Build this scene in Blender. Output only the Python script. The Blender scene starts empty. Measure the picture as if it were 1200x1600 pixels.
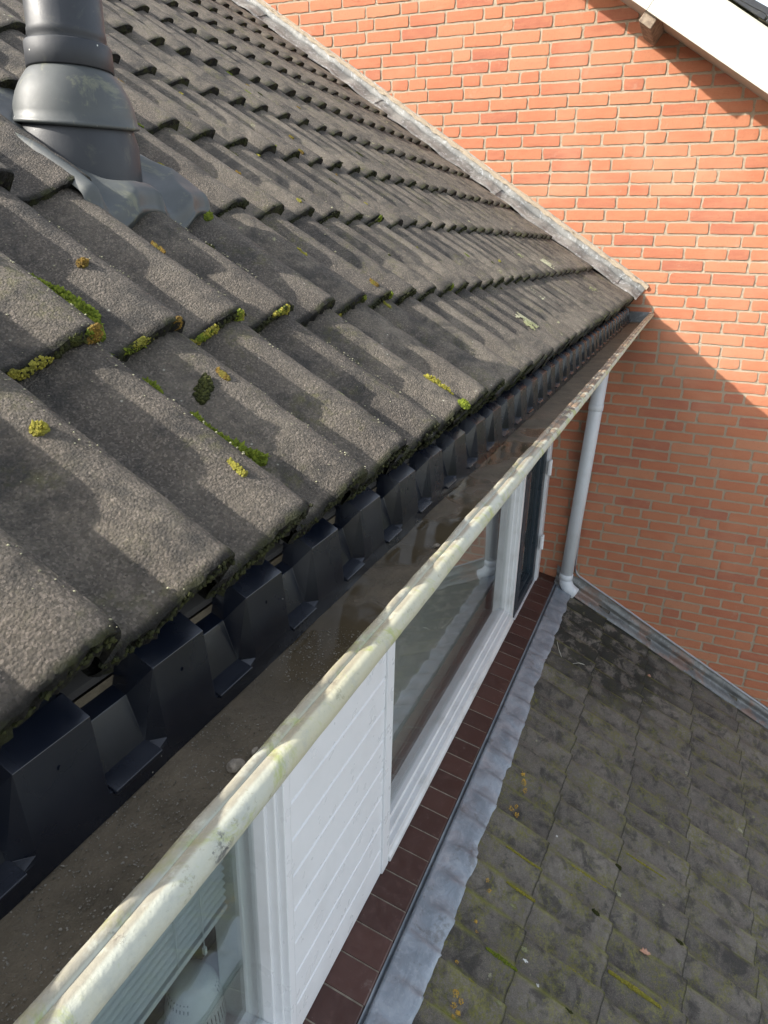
import bpy, bmesh, math, random
from math import sin, cos, pi, radians, exp
from mathutils import Vector, Matrix, noise
random.seed(7)
S = bpy.context.scene
C = S.collection

# ---------------------------------------------------------------- camera
R = [[0.3908694, -0.92018432, 0.02195306], [-0.31664324, -0.15681974, -0.93549165], [0.86426742, 0.3587037, -0.35266618]]
cam_d = bpy.data.cameras.new('camera'); cam = bpy.data.objects.new('camera', cam_d); C.objects.link(cam)
cam.matrix_world = Matrix(((R[0][0], -R[1][0], -R[2][0], 0), (R[0][1], -R[1][1], -R[2][1], 0), (R[0][2], -R[1][2], -R[2][2], 0), (0, 0, 0, 1)))
cam_d.sensor_fit = 'VERTICAL'; cam_d.sensor_height = 36; cam_d.lens = 1098.08 / 1600 * 36
cam_d.clip_start = 0.02; cam_d.clip_end = 500
S.camera = cam

# ---------------------------------------------------------------- light
SUN = Vector((-0.56, 0.79, 0.613)).normalized()
elev = math.asin(SUN.z); azi = math.atan2(SUN.x, SUN.y)
w = bpy.data.worlds.new('World'); S.world = w; w.use_nodes = True
nt = w.node_tree; sky = nt.nodes.new('ShaderNodeTexSky'); sky.sky_type = 'NISHITA'; sky.sun_disc = False
sky.sun_elevation = elev; sky.sun_rotation = azi; sky.air_density = 1.2; sky.dust_density = 2.5
bg = nt.nodes['Background']; bg.inputs[1].default_value = 0.15
hs = nt.nodes.new('ShaderNodeHueSaturation'); hs.inputs['Saturation'].default_value = .5
nt.links.new(sky.outputs[0], hs.inputs['Color']); nt.links.new(hs.outputs[0], bg.inputs[0])
sl = bpy.data.lights.new('sun', 'SUN'); sl.energy = 3.6; sl.angle = radians(0.5); sl.color = (1.0, 0.945, 0.86)
so = bpy.data.objects.new('sun', sl); C.objects.link(so); so.rotation_euler = SUN.to_track_quat('Z', 'Y').to_euler(); so.location = (0, 0, 10)
S.view_settings.view_transform = 'Standard'; S.view_settings.look = 'None'; S.view_settings.gamma = 1; S.view_settings.exposure = 1.45
S.cycles.max_bounces = 8; S.cycles.transparent_max_bounces = 12

# ---------------------------------------------------------------- materials
class G:
    """small node-graph helper"""
    def __init__(s, name):
        s.m = bpy.data.materials.new(name); s.m.use_nodes = True; s.t = s.m.node_tree
        s.b = s.t.nodes['Principled BSDF']; s.tc = s.t.nodes.new('ShaderNodeTexCoord').outputs['Object']
    def n(s, typ, **kw):
        x = s.t.nodes.new(typ)
        for k, v in kw.items(): setattr(x, k, v)
        return x
    def L(s, a, b): s.t.links.new(a, b)
    def noise(s, scale, detail=4, rough=.55, dist=0, vec=None):
        x = s.n('ShaderNodeTexNoise'); x.inputs['Scale'].default_value = scale; x.inputs['Detail'].default_value = detail
        x.inputs['Roughness'].default_value = rough; x.inputs['Distortion'].default_value = dist
        s.L(vec or s.tc, x.inputs['Vector']); return x.outputs['Fac']
    def voro(s, scale, feature='F1', out='Distance', vec=None, rnd=1):
        x = s.n('ShaderNodeTexVoronoi', feature=feature); x.inputs['Scale'].default_value = scale
        x.inputs['Randomness'].default_value = rnd
        s.L(vec or s.tc, x.inputs['Vector']); return x.outputs[out]
    def ramp(s, f, a, b, va=0., vb=1.):
        x = s.n('ShaderNodeMapRange'); x.interpolation_type = 'SMOOTHSTEP'
        for i, v in ((1, a), (2, b), (3, va), (4, vb)): x.inputs[i].default_value = v
        s.L(f, x.inputs[0]); return x.outputs[0]
    def math(s, op, a, b=None):
        x = s.n('ShaderNodeMath', operation=op)
        for i, v in ((0, a), (1, b)):
            if v is None: continue
            if isinstance(v, (int, float)): x.inputs[i].default_value = v
            else: s.L(v, x.inputs[i])
        return x.outputs[0]
    def mix(s, f, a, b, blend='MIX'):
        x = s.n('ShaderNodeMix', data_type='RGBA', blend_type=blend)
        for i, v in ((0, f), (6, a), (7, b)):
            if isinstance(v, (int, float)): x.inputs[i].default_value = v
            elif isinstance(v, tuple): x.inputs[i].default_value = (*v, 1) if len(v) == 3 else v
            else: s.L(v, x.inputs[i])
        return x.outputs[2]
    def attr(s, name, out='Fac'):
        x = s.n('ShaderNodeAttribute', attribute_name=name); return x.outputs[out]
    def sep(s):
        x = s.n('ShaderNodeSeparateXYZ'); s.L(s.tc, x.inputs[0]); return x.outputs
    def stretch(s, sc):
        x = s.n('ShaderNodeMapping'); x.inputs['Scale'].default_value = sc; s.L(s.tc, x.inputs[0]); return x.outputs[0]
    def bump(s, h, strength, dist, prev=None):
        x = s.n('ShaderNodeBump'); x.inputs['Strength'].default_value = strength; x.inputs['Distance'].default_value = dist
        s.L(h, x.inputs['Height'])
        if prev is not None: s.L(prev, x.inputs['Normal'])
        return x.outputs[0]
    def fin(s, col, rough=.8, nrm=None, metal=0, spec=.5):
        for k, v in (('Base Color', col), ('Roughness', rough), ('Metallic', metal), ('Specular IOR Level', spec)):
            if isinstance(v, (int, float)): s.b.inputs[k].default_value = v
            elif isinstance(v, tuple): s.b.inputs[k].default_value = (*v, 1)
            else: s.L(v, s.b.inputs[k])
        if nrm is not None: s.L(nrm, s.b.inputs['Normal'])
        return s.m

def mat_tile(name, a, b, c, moss=1., algae=0., grain=1., crust=0):
    g = G(name)
    big = g.ramp(g.noise(7, 5, .6), .3, .7); mid = g.ramp(g.noise(45, 5, .65), .3, .7)
    col = g.mix(big, a, b); col = g.mix(g.math('MULTIPLY', mid, .55), col, c)
    tint = g.attr('tint'); col = g.mix(g.math('MULTIPLY', tint, .5), col, (.035, .033, .032))
    # grains of sand in the concrete, each with its own tone
    vc = g.voro(520, 'F1', 'Color'); gs = g.n('ShaderNodeSeparateColor'); g.L(vc, gs.inputs[0])
    col = g.mix(g.ramp(gs.outputs[0], 0.0, 1.0, 0., .42 * grain), col, g.mix(gs.outputs[1], (.035, .03, .027), (.36, .30, .25)))
    # dark algae bloom
    dk = g.math('MULTIPLY', g.ramp(g.noise(11, 6, .7, .4), .48, .64), .65); col = g.mix(dk, col, (.028, .028, .027))
    # pale lichen specks
    sp = g.ramp(g.voro(55), .10, .05); spm = g.math('MULTIPLY', sp, g.ramp(g.noise(14, 3), .56, .62))
    col = g.mix(g.math('MULTIPLY', spm, .75), col, (.42, .41, .34))
    s2 = g.math('MULTIPLY', g.ramp(g.voro(24), .22, .12), g.ramp(g.noise(60, 4, .7), .5, .62))
    s2 = g.math('MULTIPLY', s2, g.ramp(g.noise(3.3, 2), .56, .64)); col = g.mix(g.math('MULTIPLY', s2, .8), col, (.36, .35, .20))
    # yellow green film
    al = g.math('MULTIPLY', g.ramp(g.noise(9, 5, .7), .52 - .05 * algae, .66 - .05 * algae), g.ramp(g.noise(90, 4, .7), .4, .65))
    col = g.mix(g.math('MULTIPLY', al, .30 + algae * .6), col, (.17, .165, .045))
    if crust:
        cm = g.math('MULTIPLY', g.ramp(g.attr('seam'), .25, .8), g.ramp(g.noise(60, 5, .8), .50, .60)); cm = g.math('MULTIPLY', cm, g.ramp(g.noise(6, 3), .48, .60))
        col = g.mix(g.math('MULTIPLY', cm, .8), col, (.34, .31, .20))
    if algae: col = g.mix(g.math('MULTIPLY', g.math('MULTIPLY', g.ramp(g.sep()[0], 1.0, -.1), g.ramp(g.noise(13, 5, .7), .50, .62)), g.ramp(g.noise(110, 4, .8), .42, .6, 0, .6)), col, (.27, .26, .07))
    # mossy dark edges; on the lower roof also lap shadow painted in
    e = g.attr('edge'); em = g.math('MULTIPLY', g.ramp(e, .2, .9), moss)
    moss_shade = g.mix(g.ramp(g.noise(35, 4, .7), .45, .62), (.011, .010, .008), (.032, .034, .011))
    col = g.mix(em, col, moss_shade)
    if algae:
        px = g.sep(); dm = g.n('ShaderNodeVectorMath', operation='DISTANCE'); g.L(g.tc, dm.inputs[0]); dm.inputs[1].default_value = (1.95, .80, 2.66)
        st = g.math('MULTIPLY', g.ramp(dm.outputs['Value'], .75, .25), g.ramp(g.noise(9, 5, .65, .5), .42, .52)); col = g.mix(g.math('MULTIPLY', st, .85), col, (.022, .023, .020))
    if algae:
        sm = g.math('MULTIPLY', g.attr('seam'), g.ramp(g.noise(7, 4, .6), .42, .56))
        col = g.mix(g.math('MULTIPLY', sm, algae), col, (.26, .27, .04))
    gr = g.voro(420); gr2 = g.noise(240, 6, .78); big_b = g.noise(28, 4, .6)
    h = g.math('ADD', g.math('MULTIPLY', gr, -.9), g.math('MULTIPLY', gr2, 2.2))
    nrm = g.bump(big_b, .35, .008); nrm = g.bump(h, .85, .0028, nrm)
    return g.fin(col, g.ramp(gs.outputs[2], 0, 1, .72, .95), nrm, spec=.3)

M = {}
M['tile'] = mat_tile('weathered_concrete_tile', (.112, .095, .073), (.200, .173, .134), (.050, .046, .040), crust=1)
M['low_tile'] = mat_tile('old_grey_concrete_tile', (.165, .150, .126), (.26, .238, .198), (.100, .093, .082), moss=.8, algae=.95, grain=1.0)  # edge moss here doubles as lap shadow put into the colour

def m_brick():
    g = G('orange_brick'); rc = g.attr('tint')
    cr = g.n('ShaderNodeValToRGB'); g.L(rc, cr.inputs[0]); e = cr.color_ramp.elements
    e[0].position = 0; e[0].color = (.46, .15, .075, 1); e[1].position = 1; e[1].color = (.58, .28, .15, 1)
    for p, c in ((.12, (.40, .125, .075)), (.22, (.50, .165, .078)), (.55, (.54, .195, .09)), (.8, (.55, .22, .105))):
        x = e.new(p); x.color = (*c, 1)
    v = g.stretch((1, .35, 1.6))
    col = g.mix(g.ramp(g.noise(30, 5, .7, 0, v), .35, .7, 0, .5), cr.outputs[0], (.58, .26, .13))
    col = g.mix(g.ramp(g.noise(110, 6, .8), .50, .70, 0, .6), col, (.30, .09, .05)); col = g.mix(g.ramp(g.noise(150, 6, .8, 0), .56, .70, 0, .6), col, (.62, .34, .20))
    col = g.mix(g.ramp(g.noise(16, 4, .7), .60, .75, 0, .45), col, (.56, .38, .27))
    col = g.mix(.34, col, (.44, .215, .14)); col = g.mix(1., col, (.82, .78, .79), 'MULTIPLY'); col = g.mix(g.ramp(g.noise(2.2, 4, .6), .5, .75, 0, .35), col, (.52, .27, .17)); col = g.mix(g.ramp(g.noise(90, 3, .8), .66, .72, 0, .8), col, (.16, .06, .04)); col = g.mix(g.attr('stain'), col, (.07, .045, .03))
    nrm = g.bump(g.noise(45, 5, .7, 0, v), .55, .004); nrm = g.bump(g.noise(190, 6, .8), .8, .0030, nrm)
    return g.fin(col, .95, nrm, spec=.25)
M['brick'] = m_brick()
def m_mortar():
    g = G('sandy_mortar')
    col = g.mix(g.noise(12, 5), (.37, .30, .22), (.48, .40, .30)); col = g.mix(g.ramp(g.noise(120, 4, .7), .5, .75, 0, .5), col, (.24, .19, .14))
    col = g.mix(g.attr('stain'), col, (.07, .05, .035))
    nrm = g.bump(g.noise(85, 7, .8), 1., .011)
    return g.fin(col, .95, nrm, spec=.2)
M['mortar'] = m_mortar()
def m_lead(name, a, b, white=.5, met=.25, warm=0):
    g = G(name)
    col = g.mix(g.ramp(g.noise(9, 6, .65, .8), .35, .68), a, b)
    col = g.mix(g.ramp(g.noise(30, 6, .7, 1.5), .52, .66, 0, white), col, (.55, .57, .58))
    col = g.mix(g.ramp(g.noise(14, 5, .7), .56, .7, 0, .55), col, (.10, .095, .085))
    if warm: col = g.mix(g.ramp(g.noise(5, 5, .7), .5, .6, 0, warm), col, (.26, .12, .06))
    nrm = g.bump(g.noise(14, 5, .6, 1.2), .6, .008); nrm = g.bump(g.noise(140, 4), .25, .001, nrm)
    return g.fin(col, g.ramp(g.noise(22, 4), .3, .7, .38, .62), nrm, metal=met)
M['lead_sill'] = m_lead('bluish_lead', (.20, .23, .265), (.30, .335, .375), .15)
M['lead_roof'] = m_lead('weathered_lead', (.15, .15, .142), (.26, .255, .235), .55, .1)
M['lead_wall'] = m_lead('stained_lead', (.13, .135, .135), (.22, .225, .22), .2, .2, .45)
def m_vent(name, base, dirt=.4):
    g = G(name)
    col = g.mix(g.ramp(g.noise(10, 5, .6), .35, .7), base, tuple(x * 1.35 for x in base))
    col = g.mix(g.ramp(g.noise(16, 5, .75, .6), .54, .68, 0, dirt), col, (.20, .20, .12))
    col = g.mix(g.math('MULTIPLY', g.ramp(g.voro(45), .07, .03), g.ramp(g.noise(20, 2), .5, .56)), col, (.55, .55, .5))
    nrm = g.bump(g.noise(30, 4), .12, .004); nrm = g.bump(g.noise(400, 3), .15, .0006, nrm)
    return g.fin(col, g.ramp(g.noise(12, 4), .3, .7, .46, .62), nrm)
M['vent'] = m_vent('grey_vent_plastic', (.052, .057, .056), .45)
M['vent_dark'] = m_vent('slate_vent_plastic', (.016, .018, .022), .12)
def m_comb():
    g = G('navy_black_plastic')
    col = g.mix(g.ramp(g.noise(9, 3), .3, .8), (.003, .0048, .010), (.008, .010, .017))
    col = g.mix(g.math('MULTIPLY', g.ramp(g.voro(60), .05, .02), g.ramp(g.noise(12, 2), .56, .6)), col, (.4, .38, .33))
    nrm = g.bump(g.noise(60, 3), .05, .002)
    return g.fin(col, g.ramp(g.noise(14, 4), .3, .7, .18, .34), nrm, spec=.8)
M['comb'] = m_comb()
def m_bead():
    g = G('weathered_cream_zinc')
    col = g.mix(g.ramp(g.noise(9, 5, .6), .35, .65), (.41, .395, .285), (.40, .41, .345))
    col = g.mix(g.ramp(g.noise(15, 6, .75, .5), .50, .62, 0, .85), col, (.30, .33, .11))
    col = g.mix(g.ramp(g.noise(200, 3, .7), .62, .72, 0, .5), col, (.24, .24, .19))
    col = g.mix(g.math('MULTIPLY', g.ramp(g.noise(13, 3), .60, .66), g.ramp(g.noise(120, 5, .8), .52, .58)), col, (.07, .07, .07))
    col = g.mix(g.ramp(g.noise(34, 6, .75), .50, .64, 0, .45), col, (.27, .29, .27)); col = g.mix(g.ramp(g.noise(70, 5, .8), .58, .68, 0, .6), col, (.20, .20, .13))
    z = g.attr('dirt'); peel = g.ramp(g.noise(26, 5, .7, .6), .40, .47)
    xs = g.sep()[0]; far = g.ramp(xs, -1.35, -.75)
    topd = g.math('MULTIPLY', g.ramp(z, .75, .97), g.ramp(g.noise(40, 5, .7), .30, .5))
    col = g.mix(g.math('MULTIPLY', topd, .65), col, (.17, .14, .10))
    f2 = g.math('MULTIPLY', g.math('MULTIPLY', far, peel), g.ramp(z, .22, .42))
    col = g.mix(f2, col, g.mix(g.ramp(g.noise(18, 4), .45, .6), (.10, .085, .065), (.24, .165, .105)))
    nrm = g.bump(g.noise(60, 6, .7), .35, .003); nrm = g.bump(g.noise(300, 3), .3, .0008, nrm)
    return g.fin(col, .55, nrm, spec=.4)
M['bead'] = m_bead()
def m_gutter():
    g = G('wet_brown_silt')
    wet = g.math('MULTIPLY', g.ramp(g.noise(5.5, 3, .5, .3), .42, .55), g.math('MULTIPLY', g.ramp(g.sep()[0], -1.88, -1.68), g.ramp(g.sep()[0], -.2, -.9)))
    col = g.mix(g.ramp(g.noise(18, 6, .7), .3, .7), (.085, .066, .040), (.165, .128, .082))
    col = g.mix(g.ramp(g.noise(60, 5, .8), .55, .75, 0, .6), col, (.20, .16, .10))
    col = g.mix(g.math('MULTIPLY', wet, .75), col, (.075, .056, .032))
    nrm = g.bump(g.math('MULTIPLY', g.noise(120, 6, .75), g.math('SUBTRACT', 1.02, wet)), .9, .004)
    return g.fin(col, g.ramp(wet, 0, 1, .7, .06), nrm, spec=.5)
M['gutter'] = m_gutter()
def m_paint(name, c, rough=.35, dirt=.25, dc=(.30, .29, .25)):
    g = G(name)
    col = g.mix(g.ramp(g.noise(6, 5, .65), .45, .75, 0, dirt), c, dc)
    col = g.mix(g.math('MULTIPLY', g.ramp(g.voro(160), .035, .015), g.ramp(g.noise(25, 2), .60, .66, 0, .6)), col, (.12, .11, .09))
    return g.fin(col, g.ramp(g.noise(14, 3), .3, .7, rough - .05, rough + .12), g.bump(g.noise(90, 3), .06, .001))
M['white'] = m_paint('white_upvc', (.72, .74, .76), .3, .12)
M['sillwhite'] = m_paint('dirty_white_upvc', (.66, .68, .69), .38, .5)
M['dark_frame'] = m_paint('anthracite_frame', (.022, .034, .045), .3, .1, (.06, .06, .06))
M['pipe'] = m_paint('pale_grey_pvc', (.60, .64, .68), .38, .3, (.36, .36, .33))
M['cable'] = m_paint('grey_cable_sheath', (.33, .34, .36), .5, .3)
M['barge'] = m_paint('cream_painted_board', (.46, .45, .385), .5, .10, (.6, .58, .48))
M['blind'] = m_paint('grey_blind_slat', (.50, .56, .58), .4, .05)
M['blind2'] = m_paint('pale_blind_slat', (.42, .42, .39), .5, .05)
M['dome'] = m_paint('white_plastic', (.62, .68, .66), .35, .1)
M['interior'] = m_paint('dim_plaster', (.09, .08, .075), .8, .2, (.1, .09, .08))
M['board'] = m_paint('window_board_white', (.55, .56, .55), .4, .1)
M['darkwood'] = m_paint('dark_underlay', (.03, .027, .025), .8, .3, (.05, .04, .03))
M['slot'] = m_paint('slot_shade_plastic', (.10, .12, .12), .5, .1)
def m_sill():
    g = G('glazed_brown_sill_tile'); t = g.attr('tint')
    col = g.mix(t, (.046, .021, .018), (.080, .036, .029)); col = g.mix(g.ramp(g.noise(30, 5, .7), .5, .72, 0, .5), col, (.11, .055, .045))
    col = g.mix(g.math('MULTIPLY', g.ramp(g.voro(90), .08, .03), g.ramp(g.noise(30, 2), .54, .62)), col, (.35, .33, .3))
    col = g.mix(g.ramp(g.noise(14, 6, .75), .6, .72, 0, .4), col, (.20, .18, .16))
    return g.fin(col, g.ramp(g.noise(30, 4), .3, .7, .30, .5), g.bump(g.noise(80, 4), .12, .002))
M['sill'] = m_sill()
def m_simple(name, a, b, scale, rough=.9, bs=.5, bd=.003):
    g = G(name); return g.fin(g.mix(g.ramp(g.noise(scale, 4, .7), .35, .65), a, b), rough, g.bump(g.noise(scale * 3, 4), bs, bd), spec=.25)
M['grout'] = m_simple('beige_grout', (.19, .165, .13), (.28, .25, .195), 30)
M['wood'] = m_simple('weathered_purlin_end', (.16, .12, .09), (.30, .24, .18), 40)
M['grit'] = m_simple('pale_grit', (.10, .085, .06), (.30, .27, .22), 200)
M['stone'] = m_simple('pale_stone', (.20, .17, .13), (.36, .31, .25), 90)
M['ground'] = m_simple('grey_paving', (.20, .19, .17), (.28, .27, .25), 3)
M['leaf'] = m_simple('dry_leaf', (.40, .20, .12), (.55, .34, .24), 60)
M['twig'] = m_simple('bleached_twig', (.50, .48, .40), (.62, .6, .52), 60)
M['dropping'] = m_simple('white_dropping', (.62, .62, .58), (.75, .75, .72), 80)
M['lich_o'] = m_simple('orange_lichen', (.42, .24, .03), (.55, .36, .08), 160, bs=.9)
M['lich_w'] = m_simple('pale_lichen', (.24, .23, .15), (.36, .35, .24), 120, bs=.9)
M['lich_g'] = m_simple('green_grey_lichen', (.17, .18, .09), (.26, .26, .14), 120, bs=.9)
def m_moss(name, a, b, c):
    g = G(name); t = g.attr('tint'); col = g.mix(t, a, b); col = g.mix(g.ramp(g.noise(45, 4), .5, .65), col, c)
    return g.fin(col, .9, g.bump(g.noise(600, 3), .5, .001), spec=.2)
M['moss_g'] = m_moss('green_moss', (.045, .065, .008), (.20, .24, .025), (.09, .12, .012))
M['moss_y'] = m_moss('yellow_moss', (.11, .10, .02), (.34, .30, .045), (.20, .19, .035))
M['moss_o'] = m_moss('rusty_moss', (.06, .04, .012), (.24, .15, .03), (.13, .11, .02))
M['moss_d'] = m_moss('dark_moss', (.015, .018, .006), (.055, .060, .014), (.045, .045, .015))
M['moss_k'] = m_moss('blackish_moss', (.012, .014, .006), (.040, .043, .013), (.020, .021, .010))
def m_glass():
    m = bpy.data.materials.new('window_glass'); m.use_nodes = True; t = m.node_tree
    for n in list(t.nodes): t.nodes.remove(n)
    o = t.nodes.new('ShaderNodeOutputMaterial'); mx = t.nodes.new('ShaderNodeMixShader')
    tr = t.nodes.new('ShaderNodeBsdfTransparent'); tr.inputs[0].default_value = (.92, .95, .94, 1)
    gl = t.nodes.new('ShaderNodeBsdfGlossy'); gl.inputs['Roughness'].default_value = .01
    lw = t.nodes.new('ShaderNodeLayerWeight'); lw.inputs[0].default_value = .5
    pw = t.nodes.new('ShaderNodeMath'); pw.operation = 'POWER'; pw.inputs[1].default_value = 2.6; t.links.new(lw.outputs['Facing'], pw.inputs[0])
    fr = t.nodes.new('ShaderNodeMapRange'); fr.inputs[3].default_value = .06; fr.inputs[4].default_value = .95; t.links.new(pw.outputs[0], fr.inputs[0])
    t.links.new(fr.outputs[0], mx.inputs[0]); t.links.new(tr.outputs[0], mx.inputs[1]); t.links.new(gl.outputs[0], mx.inputs[2]); t.links.new(mx.outputs[0], o.inputs[0])
    return m
M['glass'] = m_glass()

# ---------------------------------------------------------------- object helpers
def tag(o, label=None, cat=None, group=None, kind=None):
    for k, v in (('label', label), ('category', cat), ('group', group), ('kind', kind)):
        if v: o[k] = v
    return o
def empty(name, loc, label, cat, group=None):
    o = bpy.data.objects.new(name, None); C.objects.link(o); o.location = loc; o.empty_display_size = .1
    return tag(o, label, cat, group)
class MB:
    def __init__(s): s.v = []; s.f = []; s.a = {}
    def add(s, vs, fs, **att):
        k = len(s.v); s.v += [tuple(x) for x in vs]; s.f += [tuple(i + k for i in f) for f in fs]
        for n, val in att.items():
            l = s.a.setdefault(n, []); l += [0.] * (k - len(l)); l += list(val) if hasattr(val, '__len__') else [val] * len(vs)
    def box(s, x0, x1, y0, y1, z0, z1, **att):
        v = [(x, y, z) for x in (x0, x1) for y in (y0, y1) for z in (z0, z1)]
        s.add(v, [(0, 1, 3, 2), (4, 6, 7, 5), (0, 4, 5, 1), (2, 3, 7, 6), (0, 2, 6, 4), (1, 5, 7, 3)], **att)
    def grid(s, rows, closed=False, **att):
        m, n = len(rows), len(rows[0]); vs = [p for r in rows for p in r]
        fs = [(i * n + j, i * n + (j + 1) % n, (i + 1) * n + (j + 1) % n, (i + 1) * n + j) for i in range(m - 1) for j in range(n if closed else n - 1)]
        s.add(vs, fs, **att)
    def tube(s, pts, r, n=12, cap=True):
        rows = []; pts = [Vector(p) for p in pts]
        up = Vector((0, 0, 1))
        for i, p in enumerate(pts):
            d = (pts[min(i + 1, len(pts) - 1)] - pts[max(i - 1, 0)]).normalized()
            u = d.cross(up)
            if u.length < .1: u = d.cross(Vector((0, 1, 0)))
            u.normalize(); v = d.cross(u); rr = r[i] if isinstance(r, (list, tuple)) else r
            rows.append([p + u * cos(2 * pi * k / n) * rr + v * sin(2 * pi * k / n) * rr for k in range(n)])
        s.grid(rows, True)
        if cap:
            k = len(s.v); s.f += [tuple(range(k - n, k)), tuple(range(k - n * len(rows), k - n * len(rows) + n))[::-1]]
    def prism(s, poly, x0, x1, axis='x'):
        n = len(poly); vs = []
        for x in (x0, x1):
            for a, b in poly: vs.append((x, a, b) if axis == 'x' else (a, x, b) if axis == 'y' else (a, b, x))
        s.add(vs, [(i, (i + 1) % n, n + (i + 1) % n, n + i) for i in range(n)] + [tuple(range(n))[::-1], tuple(range(n, 2 * n))])
    def build(s, name, mat, parent=None, smooth=False, bevel=0, local=True):
        me = bpy.data.meshes.new(name); me.from_pydata(s.v, [], s.f); me.materials.append(mat)
        for n, l in s.a.items():
            l += [0.] * (len(s.v) - len(l)); at = me.attributes.new(n, 'FLOAT', 'POINT'); at.data.foreach_set('value', l)
        bm = bmesh.new(); bm.from_mesh(me); bmesh.ops.recalc_face_normals(bm, faces=bm.faces); bm.to_mesh(me); bm.free()
        if smooth: me.polygons.foreach_set('use_smooth', [True] * len(me.polygons))
        o = bpy.data.objects.new(name, me); C.objects.link(o)
        if parent is not None:
            o.parent = parent
            p = parent; off = Vector((0, 0, 0))
            while p is not None: off += p.location; p = p.parent
            me.transform(Matrix.Translation(-off))
        if bevel:
            b = o.modifiers.new('bevel', 'BEVEL'); b.width = bevel; b.segments = 2; b.limit_method = 'ANGLE'; b.angle_limit = radians(35)
        if isinstance(smooth, float): me.set_sharp_from_angle(angle=radians(smooth))
        return o
def center(o):
    """move a top-level mesh's origin to the middle of its base"""
    me = o.data; xs = [v.co for v in me.vertices]
    c = Vector(((min(v.x for v in xs) + max(v.x for v in xs)) / 2, (min(v.y for v in xs) + max(v.y for v in xs)) / 2, min(v.z for v in xs)))
    me.transform(Matrix.Translation(-c)); o.location = c; return o
def nz(p, s, o=0): return noise.noise(Vector((p[0] * s + o, p[1] * s + o * 1.7, p[2] * s - o)))
def sm(x, a, b):
    t = min(1, max(0, (x - a) / (b - a))); return t * t * (3 - 2 * t)

XW = 4.4            # plane of the big brick wall
PIT = radians(32.4); CP, SP = cos(PIT), sin(PIT)
EY, EZ = .331, -.274
def roofp(x, s, h): return (x, EY + s * CP - h * SP, EZ + s * SP + h * CP)
PL = radians(27.0); CL, SL = cos(PL), sin(PL)
def lowp(x, d, h): return (x, .557 - d * CL - h * SL, -2.085 - d * SL + h * CL)   # d = distance down the slope

# ---------------------------------------------------------------- tile fields
def prof(u, H):
    return H * (sm(u, .25, .90) - .04 * sm(u, .95, 1.0))
def tile_field(mb, P, fronts, gauge_fn, x0, period, k0, k1, H, Lf, th, hi, xoff=lambda r: 0, edgew=.014, xmax=1e9, skip=None):
    """fronts: distances of the front edges; P(x,s,h) -> point; s grows up the roof"""
    for r, sf in enumerate(fronts):
        g = gauge_fn(r)
        for k in range(k0, k1):
            xa = x0 + k * period + xoff(r)
            if xa > xmax: continue
            if skip and skip(xa + period / 2, sf): continue
            jx, js, jh, jt = random.gauss(0, .0012), random.gauss(0, .0025), random.gauss(0, .0010), random.gauss(0, .0015)
            tint = random.random() ** 1.3
            lod = hi(xa, sf)
            nu, ns = (46, 34) if lod == 2 else (16, 14) if lod == 1 else (12, 5)
            us = [i / nu for i in range(nu + 1)]
            ss = [(g + .03) * (j / ns) ** 1.25 for j in range(ns + 1)]
            rows = []; ed = []; tn = []; se = []
            def pt(u, s, drop, ff, side=0):
                x = xa + jx + u * period + side; s2 = sf + js + s
                q = (x, s2, r * .37)
                e0 = exp(-s / edgew)
                h = prof(u, H) + Lf * (1 - s / g) + jh + jt * (u - .5) - drop
                h += .0016 * nz(q, 22) + .0006 * nz(q, 80)
                if lod == 2: h += .0005 * nz(q, 260)
                wob = .0030 * nz((x, s2, r), 35) + .0020 * nz((x, s2 + drop, r * 2), 110)
                round_ = .0018 * exp(-s / .002)
                if ff: h += .0030 * nz((x, drop * 3, r), 120); s2 += .0050 * nz((x, drop * 2, r * 3), 140) + .0035 * nz((x, drop * 4, 3), 320)
                return P(x, s2 + wob * e0, h - round_ * (0 if ff else 1))
            for j in (-4, -3, -2, -1):        # front face and a short return underneath
                d = {-1: .35, -2: .7, -3: 1.0, -4: 1.0}[j] * th; s = .05 if j == -4 else 0
                row = [pt(u, s, d, j != -4) for u in us] + [pt(1, s, d, j != -4, .0015)] * 2
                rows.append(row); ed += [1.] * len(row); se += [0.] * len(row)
            for s in ss:
                row = [pt(u, s, 0, 0) for u in us] + [pt(1, s, .004, 0, .0018), pt(1, s, min(H * .9 + .004, .9 * H + th * .2), 0, .0008)]
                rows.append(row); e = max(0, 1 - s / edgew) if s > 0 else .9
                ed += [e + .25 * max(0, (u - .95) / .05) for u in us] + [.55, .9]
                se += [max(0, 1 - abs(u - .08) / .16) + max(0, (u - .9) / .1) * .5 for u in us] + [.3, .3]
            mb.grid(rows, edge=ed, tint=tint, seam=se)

# main roof rows (distance of the front edges up the slope)
FR = [0, .278, .568, .862, 1.158, 1.458, 1.765, 2.075, 2.385, 2.695, 3.005, 3.315, 3.625]
PER, X0 = .1272, .425
house = empty('house', (2.0, .68, -4.9), 'near house with dark concrete tiled roof above a white framed window front', 'house')
roof = bpy.data.objects.new('roof', None); C.objects.link(roof); roof.parent = house; roof.location = Vector((2.0, 2.0, .8)) - house.location
mb = MB()
def hi_main(x, s): return 2 if (x < 1.15 and s < .8 and x > -.2) else 1 if (x < 2.4 and s < 1.9) else 0
tile_field(mb, roofp, FR, lambda r: (FR[r + 1] - FR[r]) if r + 1 < len(FR) else .31, X0, PER, -11, 31, .037, .018, .023, hi_main,
           xoff=lambda r: (0, 0, .012, .018, .022, 0, .006, 0, .01, 0, 0, 0, 0)[r], skip=lambda x, s: abs(s - .568) < .01 and .82 < x < 1.06)
tl = mb.build('roof_tiles', M['tile'], roof, smooth=38.)
mb = MB(); mb.prism([(.352, -.292), (3.7, 1.85), (3.7, 1.80), (.352, -.34)], -1.0, 4.39)
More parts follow.
